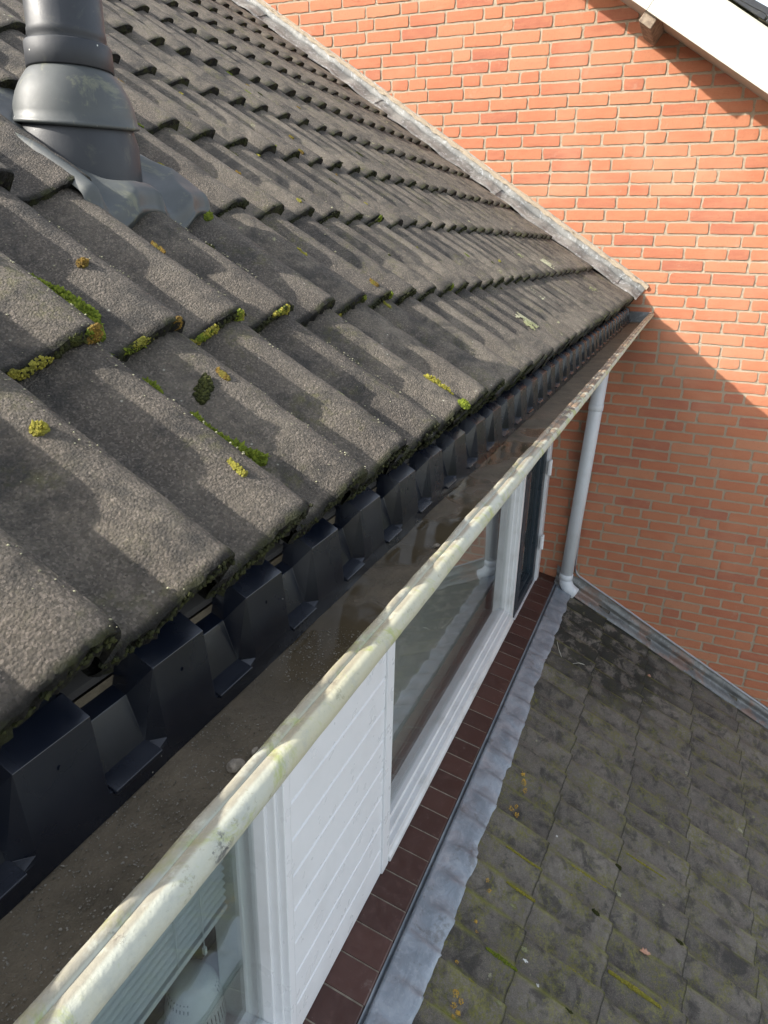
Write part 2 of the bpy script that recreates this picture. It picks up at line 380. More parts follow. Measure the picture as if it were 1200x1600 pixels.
mb.build('roof_deck', M['darkwood'], roof)
mb = MB(); mb.prism([(3.62, 1.86), (3.66, 1.95), (3.72, 1.97), (3.78, 1.94), (3.80, 1.84)], -1.0, 4.38); mb.build('ridge', M['tile'], roof, bevel=.01)

# lead flashing between roof and brick wall
mb = MB()
seg = [(-.012, .16), (.13, 1.02), (.99, 1.93), (1.90, 2.85), (2.82, 3.66)]
for q, (s0, s1) in enumerate(seg):
    rows = []; n = int((s1 - s0) / .02)
    for j in range(n + 1):
        s = s0 + (s1 - s0) * j / n; row = []
        lift = .004 * (1 - (s - s0) / (s1 - s0))
        for i in range(13):
            t = i / 12; wv = .010 * nz((s, q, 0), 5) + .006 * nz((s, q, 3), 18)
            if i <= 9:
                x = 4.292 + wv * (1 - t) + t / .75 * .092
                h = .052 + .030 * sm(t, .1, .75) + .006 * nz((x, s, q), 14) * (1 - t) + lift + .004 * sin(s * 31)
                if i == 0: h -= .012
            else:
                x = 4.382 + (i - 9) * .0008; h = .082 + (i - 9) * .017 + .003 * nz((s, i, 0), 9) + lift
            row.append(roofp(x, s, h))
        rows.append(row)
    mb.grid(rows)
mb.build('lead_flashing', M['lead_roof'], roof, smooth=True)
mb = MB(); rows = []
for j in range(260):
    s = -.02 + j * .0145
    rows.append([roofp(4.377 + .004 * nz((s, 1, i), 30), s, .112 + .006 * i + .008 * nz((s, 0, i * .2), 22)) if i < 4 else roofp(4.41, s, .142 + .010 * nz((s, 5, 0), 18)) for i in range(5)])
mb.grid(rows, stain=0.); mb.build('mortar_fillet', M['mortar'], roof, smooth=True)

# ---------------------------------------------------------------- facade of the near house
WY = .68
mb = MB()
mb.box(-1.0, 4.385, .70, .86, -5.0, -2.07)      # wall under the windows
mb.box(-1.0, 4.385, .70, .86, -.62, -.36)       # wall over the windows
mb.box(-1.0, -.60, .70, .86, -2.07, -.62)
mb.build('wall', M['mortar'], house)
mb = MB(); mb.box(-1.0, 4.38, .352, .372, -.46, -.296); mb.build('fascia_board', M['white'], house, bevel=.002)
mb = MB(); mb.box(-1.0, 4.38, .372, .70, -.46, -.45); mb.build('soffit', M['white'], house)
# interior shell
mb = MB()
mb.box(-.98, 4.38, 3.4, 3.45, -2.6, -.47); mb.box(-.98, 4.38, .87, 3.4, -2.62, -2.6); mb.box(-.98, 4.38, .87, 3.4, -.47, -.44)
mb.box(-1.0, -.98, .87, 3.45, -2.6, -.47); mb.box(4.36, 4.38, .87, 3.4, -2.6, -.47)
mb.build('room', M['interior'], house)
mb = MB(); mb.box(-.6, 4.3, .80, 1.02, -1.985, -1.955); mb.build('window_board', M['board'], house, bevel=.003)

def frame_window(label, x0, x1, z0, z1, fm, gy=.752, pl=.05, pr=.05, pb=.09, reveal=None):
    """window > frame, pane"""
    fr = MB()
    wf = WY + .0
    for (a, b, d0, d1) in ((0, 1, 0, .045), (.35, 1, .012, .055), (.7, 1, .03, .075)):
        pass
    # three stepped profiles, each further back and further in
    for i, (ins, y0) in enumerate(((0, wf), (.35, wf + .018), (.7, wf + .040))):
        y1 = gy + .02 - i * .002
        L_, R_, B_, T_ = pl * (1 + ins) / 1.7, pr * (1 + ins) / 1.7, pb * (1 + ins) / 1.7, .05 * (1 + ins) / 1.7
        e = .0006 * i
        fr.box(x0 + e, x0 + L_, y0, y1, z0 + e, z1 - e); fr.box(x1 - R_, x1 - e, y0, y1, z0 + e, z1 - e)
        fr.box(x0 + L_, x1 - R_, y0, y1, z1 - T_, z1 - e)
        fr.box(x0 + L_, x1 - R_, y0, y1, z0 + e, z0 + B_)
    w_ = fr.build('window', fm, house, bevel=.0025)
    if label: w_['label'] = label
    g = MB(); g.box(x0 + pl * .8, x1 - pr * .8, gy, gy + .006, z0 + pb * .8, z1 - .04); g.build('pane', M['glass'], w_)
    return w_
ZT = -.62
wa = frame_window('left window with raised grey blind behind the pane', -.6, 1.112, -2.018, ZT, M['white'], pr=.05)
wb = frame_window('wide middle window with lowered pale blind', 1.748, 3.628, -2.018, ZT, M['sillwhite'], pl=.016, pr=.055, gy=.738)
wc = frame_window('narrow anthracite casement next to the brick wall', 3.66, 4.235, -2.018, ZT, M['dark_frame'], gy=.715, pl=.16, pr=.13, pb=.10)
mb = MB(); mb.box(4.237, 4.31, .665, .76, -2.03, ZT); mb.box(3.63, 3.658, .69, .76, -2.03, ZT); mb.box(3.66, 4.237, .672, .76, -2.045, -2.02)
mb.box(4.31, 4.385, .675, .76, -2.03, ZT)
mb.build('outer_frame', M['white'], wc, bevel=.002)
for z in (-1.25, -1.75, -.9):
    mb = MB(); mb.box(4.215, 4.262, .652, .664, z - .045, z + .045); mb.tube([(4.238, .652, z - .05), (4.238, .652, z + .05)], .008, 10)
    mb.build('hinge', M['white'], wc, bevel=.001)
# ledge of the white window
mb = MB(); mb.prism([(.672, -2.020), (.672, -2.000), (.745, -1.930), (.745, -2.020)], 1.752, 3.622); mb.build('drip_sill', M['sillwhite'], wb, bevel=.003)

# cladding panel between the windows
mb = MB()
px0, px1 = 1.114, 1.746
mb.box(px0, px1, .700, .76, -2.02, ZT)
mb.box(px1 - .052, px1, .678, .700, -2.02, ZT); mb.box(px0, px0 + .004, .682, .700, -2.02, ZT)
pz = [-2.018 + .118] + [-2.018 + .118 + .1135 * i for i in range(1, 12)]
zprev = -2.018
for i, z in enumerate(pz):
    ztop = min(z - .0035, ZT - .001)
    mb.prism([(.684, zprev), (.684, z - .011), (.694, z - .001), (.701, z - .001), (.701, zprev)], px0 + .006, px1 - .053)
    zprev = z
    if zprev > ZT: break
pan = mb.build('clad_panel', M['white'], house)
pan['label'] = 'white horizontal board cladding between the two white windows'

# glazed brown sill tiles
sl_ = MB(); gr = MB()
x = 1.166 - .1117 * 18
while x < 4.38:
    xa, xb = x + .0028, min(x + .1117 - .0028, 4.385)
    j = random.gauss(0, .0008)
    if xb - xa > .02:
        sl_.prism([(.690, -2.024 + j), (.560, -2.050 + j), (.555, -2.056 + j), (.555, -2.094), (.690, -2.094)], xa, xb)
        sl_.a.setdefault('tint', []); sl_.a['tint'] += [random.random()] * 10
    x += .1117
gr.prism([(.69, -2.0262), (.559, -2.0525), (.559, -2.093), (.69, -2.093)], -.85, 4.384)
sill = sl_.build('window_sill', M['sill'], house, bevel=.0012); sill['label'] = 'row of glazed dark brown sill tiles'
gr.build('grout', M['grout'], sill)

# blinds, board device
def blind(name, label, x0, x1, y, z0, z1, pitch, mat, tilt, rail=.0):
    root = empty(name, ((x0 + x1) / 2, y, z0), label, 'blind')
    m = MB(); z = z0 + rail; dx = .0125
    while z < z1:
        a = tilt; cy, cz = cos(a) * dx, sin(a) * dx
        m.grid([[(xx_, y + q * cy, z + q * cz + .0055 * (1 - q * q)) for q in (-1, -.6, -.2, .2, .6, 1)] for xx_ in (x0, x1)])
        z += pitch
    m.build('slats', mat, root, smooth=True)
    m = MB(); m.box(x0, x1, y - .014, y + .014, z0 - .016, z0); m.build('bottom_rail', mat, root, bevel=.003)
    for t in (.12, .5, .88):
        m = MB(); xx = x0 + (x1 - x0) * t; m.tube([(xx, y - .013, z0 - .01), (xx, y - .013, z1)], .0009, 6); m.build('cord', mat, root)
    m = MB(); xx = x1 - .10; m.tube([(xx, y - .017, z0 - .03), (xx, y - .017, z1)], .0012, 6); m.box(xx - .004, xx + .004, y - .021, y - .013, z0 - .05, z0 - .03)
    m.build('pull_cord', mat, root); return root
blind('window_blind', 'grey venetian blind half raised behind the left window', -.5, 1.03, .83, -1.505, -.62, .024, M['blind'], radians(14), .020)
blind('window_blind', 'pale venetian blind lowered fully behind the wide middle window', 1.80, 3.54, .83, -1.93, -.62, .021, M['blind2'], radians(62), .012)
mb = MB(); mb.box(1.052, 1.106, .79, .88, -1.954, ZT); ip = mb.build('inner_post', M['dome'], wa, bevel=.003)

dev = empty('vented_dome', (1.0, .925, -1.954), 'white plastic dome with vent slots standing behind the left window pane', 'vented dome')
mb = MB(); cx, cy, cz = 1.0, .925, -1.954; rows = []
for (r_, z_) in ((.0, .178), (.022, .1775), (.042, .172), (.056, .160), (.064, .142), (.069, .118), (.074, .090), (.078, .060), (.080, .03), (.078, .0)):
    rows.append([(cx + r_ * cos(2 * pi * k / 40), cy + r_ * sin(2 * pi * k / 40), cz + z_) for k in range(40)])
mb.grid(rows, True); mb.build('shell', M['dome'], dev, smooth=True)
mb = MB()
for k in range(40):
    a = 2 * pi * k / 40
    for (z0, z1, r0, r1) in ((.045, .085, .0795, .0752), (.125, .150, .0682, .0612)):
        if (k // 8) % 2 and z0 > .1: continue
        c_, s_ = cos(a), sin(a); t = .0016
        mb.add([(cx + r0 * c_ - t * s_, cy + r0 * s_ + t * c_, cz + z0), (cx + r0 * c_ + t * s_, cy + r0 * s_ - t * c_, cz + z0), (cx + r1 * c_ + t * s_, cy + r1 * s_ - t * c_, cz + z1), (cx + r1 * c_ - t * s_, cy + r1 * s_ + t * c_, cz + z1)], [(0, 1, 2, 3)])
mb.build('vent_slots', M['slot'], dev)

# ---------------------------------------------------------------- eaves comb strip
comb = empty('eaves_vent_strip', (2.2, .33, -.368), 'black plastic eaves strip of raised blocks under the tile edge in the gutter', 'eaves strip')
B = [(.3125, -.3680), (.3143, -.3530), (.3148, -.3495), (.3220, -.2915), (.3430, -.2800), (.3500, -.2800), (.3500, -.2640), (.3515, -.2640)]
Q = [(.3125, -.3680), (.3143, -.3540), (.3265, -.3500), (.3395, -.3120), (.3560, -.3050), (.3600, -.3050), (.3605, -.3040), (.3620, -.3040)]
mb = MB(); c0, cp = .280, .1212; k = -8; stations = []
while c0 + k * cp < 4.36:
    c = c0 + k * cp; jt = random.gauss(0, .0008)
    for (xx, t) in ((c - .0715, 0), (c - .0600, 1), (c, 1), (c + .0060, 0)): stations.append((xx, t, jt))
    led = MB(); led.prism([(.3620, -.3040), (.3635, -.2810), (.3655, -.2810), (.3645, -.3040)], c + .008, c + .042)
    l2 = MB(); l2.prism([(.3105, -.3560), (.3110, -.3530), (.3270, -.3480), (.3280, -.3560)], c + .004, c + .0515); l2.build('ledge', M['comb'], comb, bevel=.0006)
    led.build('tab', M['comb'], comb, bevel=.0005)
    dm = MB(); n = 20
    for rr, off in ((.0016, -.0010),):
        zc = -.309; yc = .3196 + off
        dm.add([(c - .030 + rr * cos(2 * pi * i / n), yc + jt + rr * sin(2 * pi * i / n) * .12, zc + rr * sin(2 * pi * i / n)) for i in range(n)], [tuple(range(n))])
    if 0: dm.tube([(c - .030 + .0072 * cos(2 * pi * i / 24), .3192 + jt + .0072 * sin(2 * pi * i / 24) * .124, -.309 + .0072 * sin(2 * pi * i / 24)) for i in range(25)], .00018, 5)
    if c > -.1 and c < 1.7: dm.build('screw_dimple', M['comb'], comb)
    k += 1
rows = [[(x_, B[i][0] * t + Q[i][0] * (1 - t) + j_ + .0006 * nz((x_, i, 0), 6), B[i][1] * t + Q[i][1] * (1 - t)) for i in range(8)] for (x_, t, j_) in stations]
mb.grid(rows); o = mb.build('block_strip', M['comb'], comb, bevel=.0013)

# ---------------------------------------------------------------- gutter
gut = empty('gutter', (2.2, .26, -.376), 'old zinc box gutter with weathered cream rim and brown silt, running to the brick wall', 'gutter')
def sag(x): return .0022 * sin(x * 2.3) + .0012 * nz((x, 0, 0), 3)
mb = MB(); rows = []
GP = [(.2080, -.3155), (.2110, -.3225), (.2170, -.3350), (.2300, -.3640), (.2360, -.3700), (.26, -.3700), (.285, -.3695), (.312, -.3690), (.338, -.3680), (.3505, -.3670), (.3510, -.3300), (.3510, -.300)]
n = 440
for j in range(n + 1):
    x = -.95 + 5.34 * j / n
    rows.append([(x, y + (.0012 * nz((x, y, z), 20)), z + sag(x) * (1 if i < 4 else .3) + (.0016 * nz((x, y, 0), 25) + .001 * nz((x, y, 0), 80) if 4 <= i <= 8 else 0)) for i, (y, z) in enumerate(GP)])
mb.grid(rows); mb.build('trough', M['gutter'], gut, smooth=True)
mb = MB(); rows = []
for j in range(n + 1):
    x = -.95 + 5.34 * j / n
    rows.append([(x, y, z + sag(x)) for y, z in ((.2150, -.326), (.2215, -.341), (.2335, -.367), (.238, -.3735), (.352, -.3735))])
mb.grid(rows); mb.build('outer_skin', M['bead'], gut, smooth=True)
mb = MB(); rows = []; dirt = []; NB = 24; n2 = 700
for j in range(n2 + 1):
    x = -.95 + 5.33 * j / n2; dent = .0007 * nz((x, 2, 0), 9); row = []
    for i in range(NB):
        a = 2 * pi * i / NB; rr = .0098 + dent + .0003 * nz((x, cos(a), sin(a)), 40)
        y, z = .2047 + rr * cos(a), -.3228 + rr * sin(a)
        row.append((x, y, z + sag(x)))
        dirt.append(max(0, cos(a - radians(75))) ** 2)
    rows.append(row)
mb.grid(rows, True, dirt=dirt); mb.build('rim_bead', M['bead'], gut, smooth=True)
mb = MB(); rows = []; dd = []
for j in range(n2 + 1):
    x = -.95 + 5.33 * j / n2; e = .0008 * nz((x, 7, 0), 30) + .0012 * nz((x, 2, 5), 8)
    rows.append([(x, y + e, z + sag(x) + e * .6) for y, z in ((.2088, -.3163), (.2113, -.3128), (.2148, -.3118), (.2178, -.3130), (.2168, -.3173), (.2128, -.3240))]); dd += [.6, .9, 1, .9, .8, .6]
mb.grid(rows, dirt=dd); mb.build('inner_lip', M['bead'], gut, smooth=True)
mb = MB(); mb.box(4.378, 4.388, .212, .351, -.372, -.312); mb.build('end_cap', M['lead_wall'], gut, bevel=.002)
# silt grit as stuff, larger bits as things
def pebble(mb, x, y, z, r, n=0):
    bm = bmesh.new(); bmesh.ops.create_icosphere(bm, subdivisions=1 + n, radius=r)
    k = random.random() * 50; sx, sy, sz = random.uniform(.7, 1.3), random.uniform(.7, 1.3), random.uniform(.4, .8)
    for v in bm.verts: f = 1 + .35 * noise.noise(v.co * (1.2 / r) + Vector((k, 0, 0))); v.co = Vector((v.co.x * sx * f, v.co.y * sy * f, v.co.z * sz * f))
    mb.add([(v.co.x + x, v.co.y + y, v.co.z + z) for v in bm.verts], [tuple(v.index for v in f.verts) for f in bm.faces]); bm.free()
mb = MB()
for i in range(6500):
    x = random.uniform(.12, .72) if i < 5000 else random.uniform(.6, 3.4); y = random.uniform(.232, .316)
    if nz((x, y, 0), 9) + .25 * nz((x, y, 2), 40) < (-.08 if x < .42 else .08): continue
    pebble(mb, x, y, -.3688 + sag(x) * .3, random.choice((.0003, .0004, .0005, .0006, .0007, .0010 if random.random() < .4 else .0004)))
tag(mb.build('gutter_grit', M['grit']), 'fine pale grit scattered over the brown gutter silt', 'grit', kind='stuff')
for (x, y, r_, lab) in ((.352, .262, .0050, 'largest pale crumb lying in the gutter silt near the front'), (.372, .258, .0032, 'second pale crumb beside the largest one in the gutter'), (.815, .262, .0045, 'flat pale flake in the gutter beside the rim further back')):
    mb = MB(); pebble(mb, x, y, -.3668, r_, 2)
    tag(center(mb.build('crumb', M['stone'], smooth=True)), lab, 'crumb')

# ---------------------------------------------------------------- downpipe, cable
dp = empty('downpipe', (4.300, .489, -2.08), 'pale grey plastic downpipe in the corner by the brick wall', 'downpipe')
def dpt(z): t = (z + 2.05) / 1.27; return (4.3, .489 - .056 * t, z)
mb = MB(); mb.tube([dpt(-.36), dpt(-1.2), dpt(-2.0)], .040, 28); mb.build('pipe', M['pipe'], dp, smooth=True)
for z in (-.86, -1.985):
    mb = MB(); mb.tube([dpt(z + .02), dpt(z + .018), dpt(z - .018), dpt(z - .02)], [.0405, .0435, .0435, .0405], 28); mb.build('collar', M['pipe'], dp, smooth=True)
a = Vector(dpt(-2.0)); mb = MB(); mb.tube([a, a + Vector((0, -.004, -.03)), a + Vector((0, -.018, -.06)), a + Vector((.0, -.045, -.085)), a + Vector((0, -.07, -.10))], [.041, .0425, .0425, .0425, .0425], 28); mb.build('elbow', M['pipe'], dp, smooth=True)
cpts = [(4.385, .443, -.42), (4.385, .443, -.80), (4.385, .444, -1.4), (4.385, .446, -1.93), (4.385, .442, -1.965), (4.385, .430, -1.990), (4.385, .41, -2.008)]
y = .30
while y > -1.6: cpts.append((4.385 + .002 * nz((y, 0, 0), 3), y, -2.008 - (.41 - y) * .5385 + .004 * nz((y, 4, 0), 4))); y -= .12
mb = MB(); mb.tube(cpts, .0062, 10)
tag(center(mb.build('wall_cable', M['cable'], smooth=True)), 'thin grey cable down the brick wall beside the downpipe and along the flashing', 'cable')

# ---------------------------------------------------------------- neighbour brick house
nb = empty('brick_house', (5.0, .5, -4.9), 'taller orange brick neighbouring house with cream verge board', 'brick house')
VA = Vector((4.040, .4872, 1.1032)); VD = Vector((0, -.8427, -.5385)).normalized(); VN = Vector((0, -VD.z, VD.y)) * 1  # down-slope, and normal (down)
VN = Vector((0, .5385, -.8427)).normalized() * -1
CO, J = .0632, .0128
def verge(y): return VA.z + (y - VA.y) * (.5385 / .8427)
def wall_dark_at(y, z):  # darkens a noisy band behind the downpipe and a blot under the gutter
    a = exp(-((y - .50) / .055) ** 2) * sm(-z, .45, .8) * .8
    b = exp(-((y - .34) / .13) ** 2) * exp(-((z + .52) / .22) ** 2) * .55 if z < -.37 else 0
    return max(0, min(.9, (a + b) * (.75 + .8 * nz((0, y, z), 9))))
mb = MB(); zbase = .0974 - CO * 50
nrow = 0
for i in range(0, 90):
    z0 = zbase + i * CO
    y = -1.75 - random.choice((0, .11, .055, .16))
    while y < 3.6:
        Lb = .2050 if random.random() < .84 else .0965
        ya, yb = y, y + Lb; ym = (ya + yb) / 2; zm = z0 + CO / 2; y = yb + .0128 + random.gauss(0, .0012)
        if zm > verge(ym) + .12: continue
        if zm < -2.105 - (.557 - ym) * .51 - .25: continue
        if ym > .95 and zm < EZ + (ym - EY) * .635 - .12: continue
        if ym > .75 and zm < -.35: continue
        tint = random.random(); face = 4.3893 + max(-.001, min(.0006, random.gauss(0, .0005)))
        ny, nzz = 9, 5; g = []; a0 = random.gauss(0, .0012); hb = CO - J
        if zm < .2 and False: pass
        far = 1
        for q in range(nzz + 1):
            r_ = []
            for p in range(ny + 1):
                u, v = p / ny, q / nzz
                yy = ya + (yb - ya) * u; zz = z0 + J / 2 + hb * v + a0 * (u - .5)
                ex = min(u, 1 - u) * (yb - ya); ez = min(v, 1 - v) * hb
                e1 = .0034 * nz((yy, zz, 1), 38) + .0020 * nz((yy, zz, 2), 110)
                if p in (0, ny): yy += e1 + (.003 if p == 0 else -.003) * (q in (0, nzz))
                if q in (0, nzz): zz += e1 * .8
                d = .0005 * exp(-min(ex, ez) / .0020) + .0022 * max(0, nz((yy, zz, i + 9), 26) - .42) + .0005 * nz((yy, zz, i), 30)
                r_.append((face + d - .001, yy, zz))
            g.append(r_)
        b_ = [[(4.404, *p[1:]) for p in g[0]]] + g + [[(4.404, *p[1:]) for p in g[-1]]]
        b_ = [[(4.404, r[0][1], r[0][2])] + r + [(4.404, r[-1][1], r[-1][2])] for r in b_]
        st = wall_dark_at(ym, zm)
        mb.grid(b_, tint=tint, stain=[max(0, wall_dark_at(p[1], p[2])) if st > .01 else 0. for r in b_ for p in r])
wall = mb.build('wall', M['brick'], nb, smooth=30.)
mb = MB(); rows = []; sts = []
NY, NZ = 300, 330
def topz(y): return min(verge(y) + .10, 3.0)
for j in range(NZ + 1):
    r_ = []
    for i in range(NY + 1):
        y = -1.9 + 5.6 * i / NY; z = -3.5 + (topz(y) + 3.5) * j / NZ
        r_.append((4.3924 + .0016 * nz((0, y, z), 45) + .0012 * nz((0, y, z), 120), y, z)); sts.append(wall_dark_at(y, z))
    rows.append(r_)
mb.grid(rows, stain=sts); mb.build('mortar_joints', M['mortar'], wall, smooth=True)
mb = MB(); mb.box(4.41, 7.5, -1.9, 3.7, -5.0, -3.5); mb.box(4.2 + .2, 4.415, -1.9, 3.7, -5.0, -3.5)
mb.prism([(-1.9, -3.5), (-1.9, topz(-1.9) - .05), (3.0, topz(3.0) - .05), (3.7, 2.9), (3.7, -3.5)], 4.415, 7.5); mb.build('wall_body', M['brick'], nb)
# verge board
def vb(mb, x0, x1, t0, t1, n0, n1):   # t along the verge (down positive), n = above lower edge
    P = [VA + VD * t0 - VN * 0, VA + VD * t1]
    up = Vector((0, -.5385, .8427)).normalized()
    poly = [P[0] + up * n0, P[1] + up * n0, P[1] + up * n1, P[0] + up * n1]
    mb.prism([(p.y, p.z) for p in poly], x0, x1)
mb = MB(); vb(mb, 4.040, 4.058, .0885, 1.9, 0, .193); vb(mb, 4.040, 4.058, -2.3, .0865, 0, .193)
bb = mb.build('verge_board', M['barge'], nb, bevel=.0015)
mb = MB(); vb(mb, 4.058, 4.41, -2.3, 1.9, .03, .045); mb.build('verge_soffit', M['barge'], nb)
mb = MB(); vb(mb, 4.070, 4.40, .075, .145, -.045, .029); mb.build('purlin_end', M['wood'], nb, bevel=.004)
# its roof tiles: a course of dark tiles over the board
mb = MB(); up = Vector((0, -.5385, .8427)).normalized()
def nrp(x, s, h):
    p = VA - VD * (s - 1.8) + up * (.200 + h); return (x, p.y, p.z)
tile_field(mb, nrp, [i * .31 for i in range(0, 13)], lambda r: .31, 4.015, .1285, 0, 26, .022, .022, .02, lambda x, s: 1 if x < 4.5 else 0)
mb.build('roof', M['low_tile'], nb, smooth=True)
mb = MB()
for i in range(13):
    s0 = i * .31 + .004
    q = [nrp(0, s0, .0)[1:], nrp(0, s0, .046)[1:], nrp(0, s0 + .30, .028)[1:], nrp(0, s0 + .30, .0)[1:]]
    mb.prism(q, 4.018, 4.029)
mb.build('verge_tile_side', M['vent_dark'], nb, bevel=.002)

# ---------------------------------------------------------------- lower roof
low = empty('lower_extension', (2.0, -.6, -4.9), 'low extension with mossy grey tiled roof below the windows', 'extension')
mb = MB()
fr = [.385 + .316 * i for i in range(0, 9)]
def lp(x, s, h): return lowp(x, -s, h)
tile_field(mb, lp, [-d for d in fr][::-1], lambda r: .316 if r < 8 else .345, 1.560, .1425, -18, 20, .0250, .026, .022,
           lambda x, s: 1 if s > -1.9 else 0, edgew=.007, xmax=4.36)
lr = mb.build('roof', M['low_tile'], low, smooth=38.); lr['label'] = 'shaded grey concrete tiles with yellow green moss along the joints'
mb = MB(); mb.prism([(.69, -2.06), (-2.55, -3.72), (-2.55, -3.9), (.69, -3.9)], -1.1, 4.39); mb.box(-1.0, 4.39, -2.3, .69, -5.0, -3.9); mb.build('wall', M['mortar'], low)
# lead dressed from the sill over the tiles
mb = MB(); rows = []
n = 380
for j in range(n + 1):
    x = -.9 + 5.25 * j / n; row = []
    lap = ((x + .35) % .95) / .95
    edge = .128 + .010 * nz((x, 0, 0), 5) + .010 * nz((x, 3, 0), 9) + .004 * nz((x, 8, 0), 30) - .02 * sm(x, 2.2, 3.4) + (.006 if lap < .5 else 0)
    u = ((x - 1.56) / .1425) % 1; tp = prof(u, .025)
    seam = .0035 if lap < .03 else 0
    for i in range(17):
        t = i / 16
        if i < 4: p = (x, .5535 - .002 * i, -2.052 - .011 * i + .0015 * nz((x, i, 0), 12))
        else:
            d = .004 + (edge) * (i - 4) / 12
            h = .017 + .012 + tp * sm(d, .01, .09) * .55 + seam + .004 * nz((x, d, 0), 14) + .0022 * nz((x, d, 0), 45) + (.004 * exp(-((lap - .05) / .01) ** 2))
            h += .018 * (d / .4)
            if i == 16: h -= .004
            p = lowp(x, d, h)
        row.append(p)
    rows.append(row)
mb.grid(rows); sf = mb.build('sill_flashing', M['lead_sill'], low, smooth=True); sf['label'] = 'bluish lead strip dressed over the tiles below the sill'
# lead up the brick wall
mb = MB(); rows = []
for j in range(321):
    y = .56 - 2.6 * j / 320; zl = -2.085 - (.557 - y) * .5095; row = []
    top = -2.018 - (.41 - y) * .5385 if y < .41 else -2.018
    for i in range(11):
        t = i / 10; z = zl + .022 + (top - zl - .022) * t
        b = .010 * exp(-((t - .45) / .2) ** 2) * (1 + nz((y, 0, 0), 5)) + .0035 * nz((y, t, 0), 11)
        x_ = 4.386 - b
        if i == 0:
            for xx, dz in ((4.318, .024), (4.322, .036), (4.345, .044), (4.368, .046)): row.append((xx + .006 * nz((y, 9, 0), 6), y, zl + dz + .004 * nz((y, xx, 0), 9)))
        z = max(z, zl + .05 + .008 * i)
        row.append((x_, y, z))
    rows.append(row)
mb.grid(rows); o = mb.build('wall_flashing', M['lead_wall'], low, smooth=True); o['label'] = 'stained lead upstand against the brick wall'

# ---------------------------------------------------------------- roof vent
AX, AY = .931, .908
vent = empty('roof_vent', (AX, AY, .09), 'grey roof vent pipe on a domed base and moulded skirt among the tiles', 'roof vent')
def lathe(name, prof_, mat, n=72, tiltx=0):
    m = MB(); m.grid([[(AX + r * cos(2 * pi * k / n), AY + r * sin(2 * pi * k / n), z) for k in range(n)] for r, z in prof_], True)
    return m.build(name, mat, vent, smooth=True)
lathe('pipe', [(.0535, .225), (.0535, .270), (.0537, .2735), (.0545, .276), (.0545, .283), (.0535, .285), (.0535, .46), (.0535, .62)], M['vent_dark'])
lathe('collar', [(.0555, .268), (.0590, .2675), (.0605, .2655), (.0612, .235), (.0600, .2335), (.055, .2335)], M['vent_dark'])
DZ = [(r_, .236 - (.236 - z_) * .80) for r_, z_ in [(.052, .236), (.0575, .2335), (.0625, .2280), (.0680, .2190), (.0750, .2060), (.0805, .1920), (.0845, .1780), (.0875, .1620), (.0885, .1500), (.0905, .1485), (.0908, .1455), (.0900, .1435), (.086, .1425)]]
m = MB(); nn = 96; rows = []
for r, z in DZ:
    row = []
    for k in range(nn):
        a = 2 * pi * k / nn; t = sm(.236 - z, .03, .09)
        zz = z - t * .012 * cos(a - 3.93)
        row.append((AX + r * cos(a), AY + r * sin(a), zz))
    rows.append(row)
m.grid(rows, True); m.build('dome', M['vent'], vent, smooth=True)
m = MB(); rows = []
for (r, z) in ((.078, .168), (.0868, .138), (.0880, .09), (.0895, .05), (.091, .02), (.0925, -.02)):
    rows.append([(AX + r * cos(2 * pi * k / nn), AY + r * sin(2 * pi * k / nn) - .10 * (.19 - z) * .0, z) for k in range(nn)])
m.grid(rows, True); m.build('base', M['vent_dark'], vent, smooth=True)
# moulded skirt draped over two rolls
m = MB(); rows = []; sx0, sx1, ss0, ss1 = .788, 1.074, .520, .90
NX, NS = 80, 110
SCX, SCS = AX, (AY - EY + .05 * SP) / CP
for j in range(-4, NS + 1):
    row = []
    for i in range(NX + 1):
        x = sx0 + (sx1 - sx0) * i / NX; u = ((x - X0) / PER) % 1
        wv = .5 - .5 * cos(2 * pi * (u - .36))
        wv = sm(u, .15, .80) * (1 - sm(u, .90, 1.12)) + (1 - sm(u, -.10, .12))
        wv = max(0, min(1, wv))
        front = ss0 + .020 * (1 - wv) * -1 + .012 + .010 * sm(x, sx0 + .2, sx1)
        s = front + (ss1 - front) * max(0, j) / NS
        base_h = .036 + .034 * wv * sm(1 - (s - ss0) / .36, 0, 1)
        cen = math.hypot(x - SCX, (s - SCS) * .90)
        blend = 1 - sm(cen, .095, .150); h = base_h * (1 - blend) + .036 * blend
        h = min(h, .060)
        dr = sm(s - front, 0, .03); h = h - .020 * (1 - dr) ** 2
        ex = min(i, NX - i) / NX; h -= .016 * exp(-ex / .02)
        if j < 0: h += j * .0065; s += j * -.0006
        h += .0008 * nz((x, s, 0), 20)
        row.append(roofp(x, s, h))
    rows.append(row)
m.grid(rows); m.build('skirt', M['vent'], vent, smooth=True)

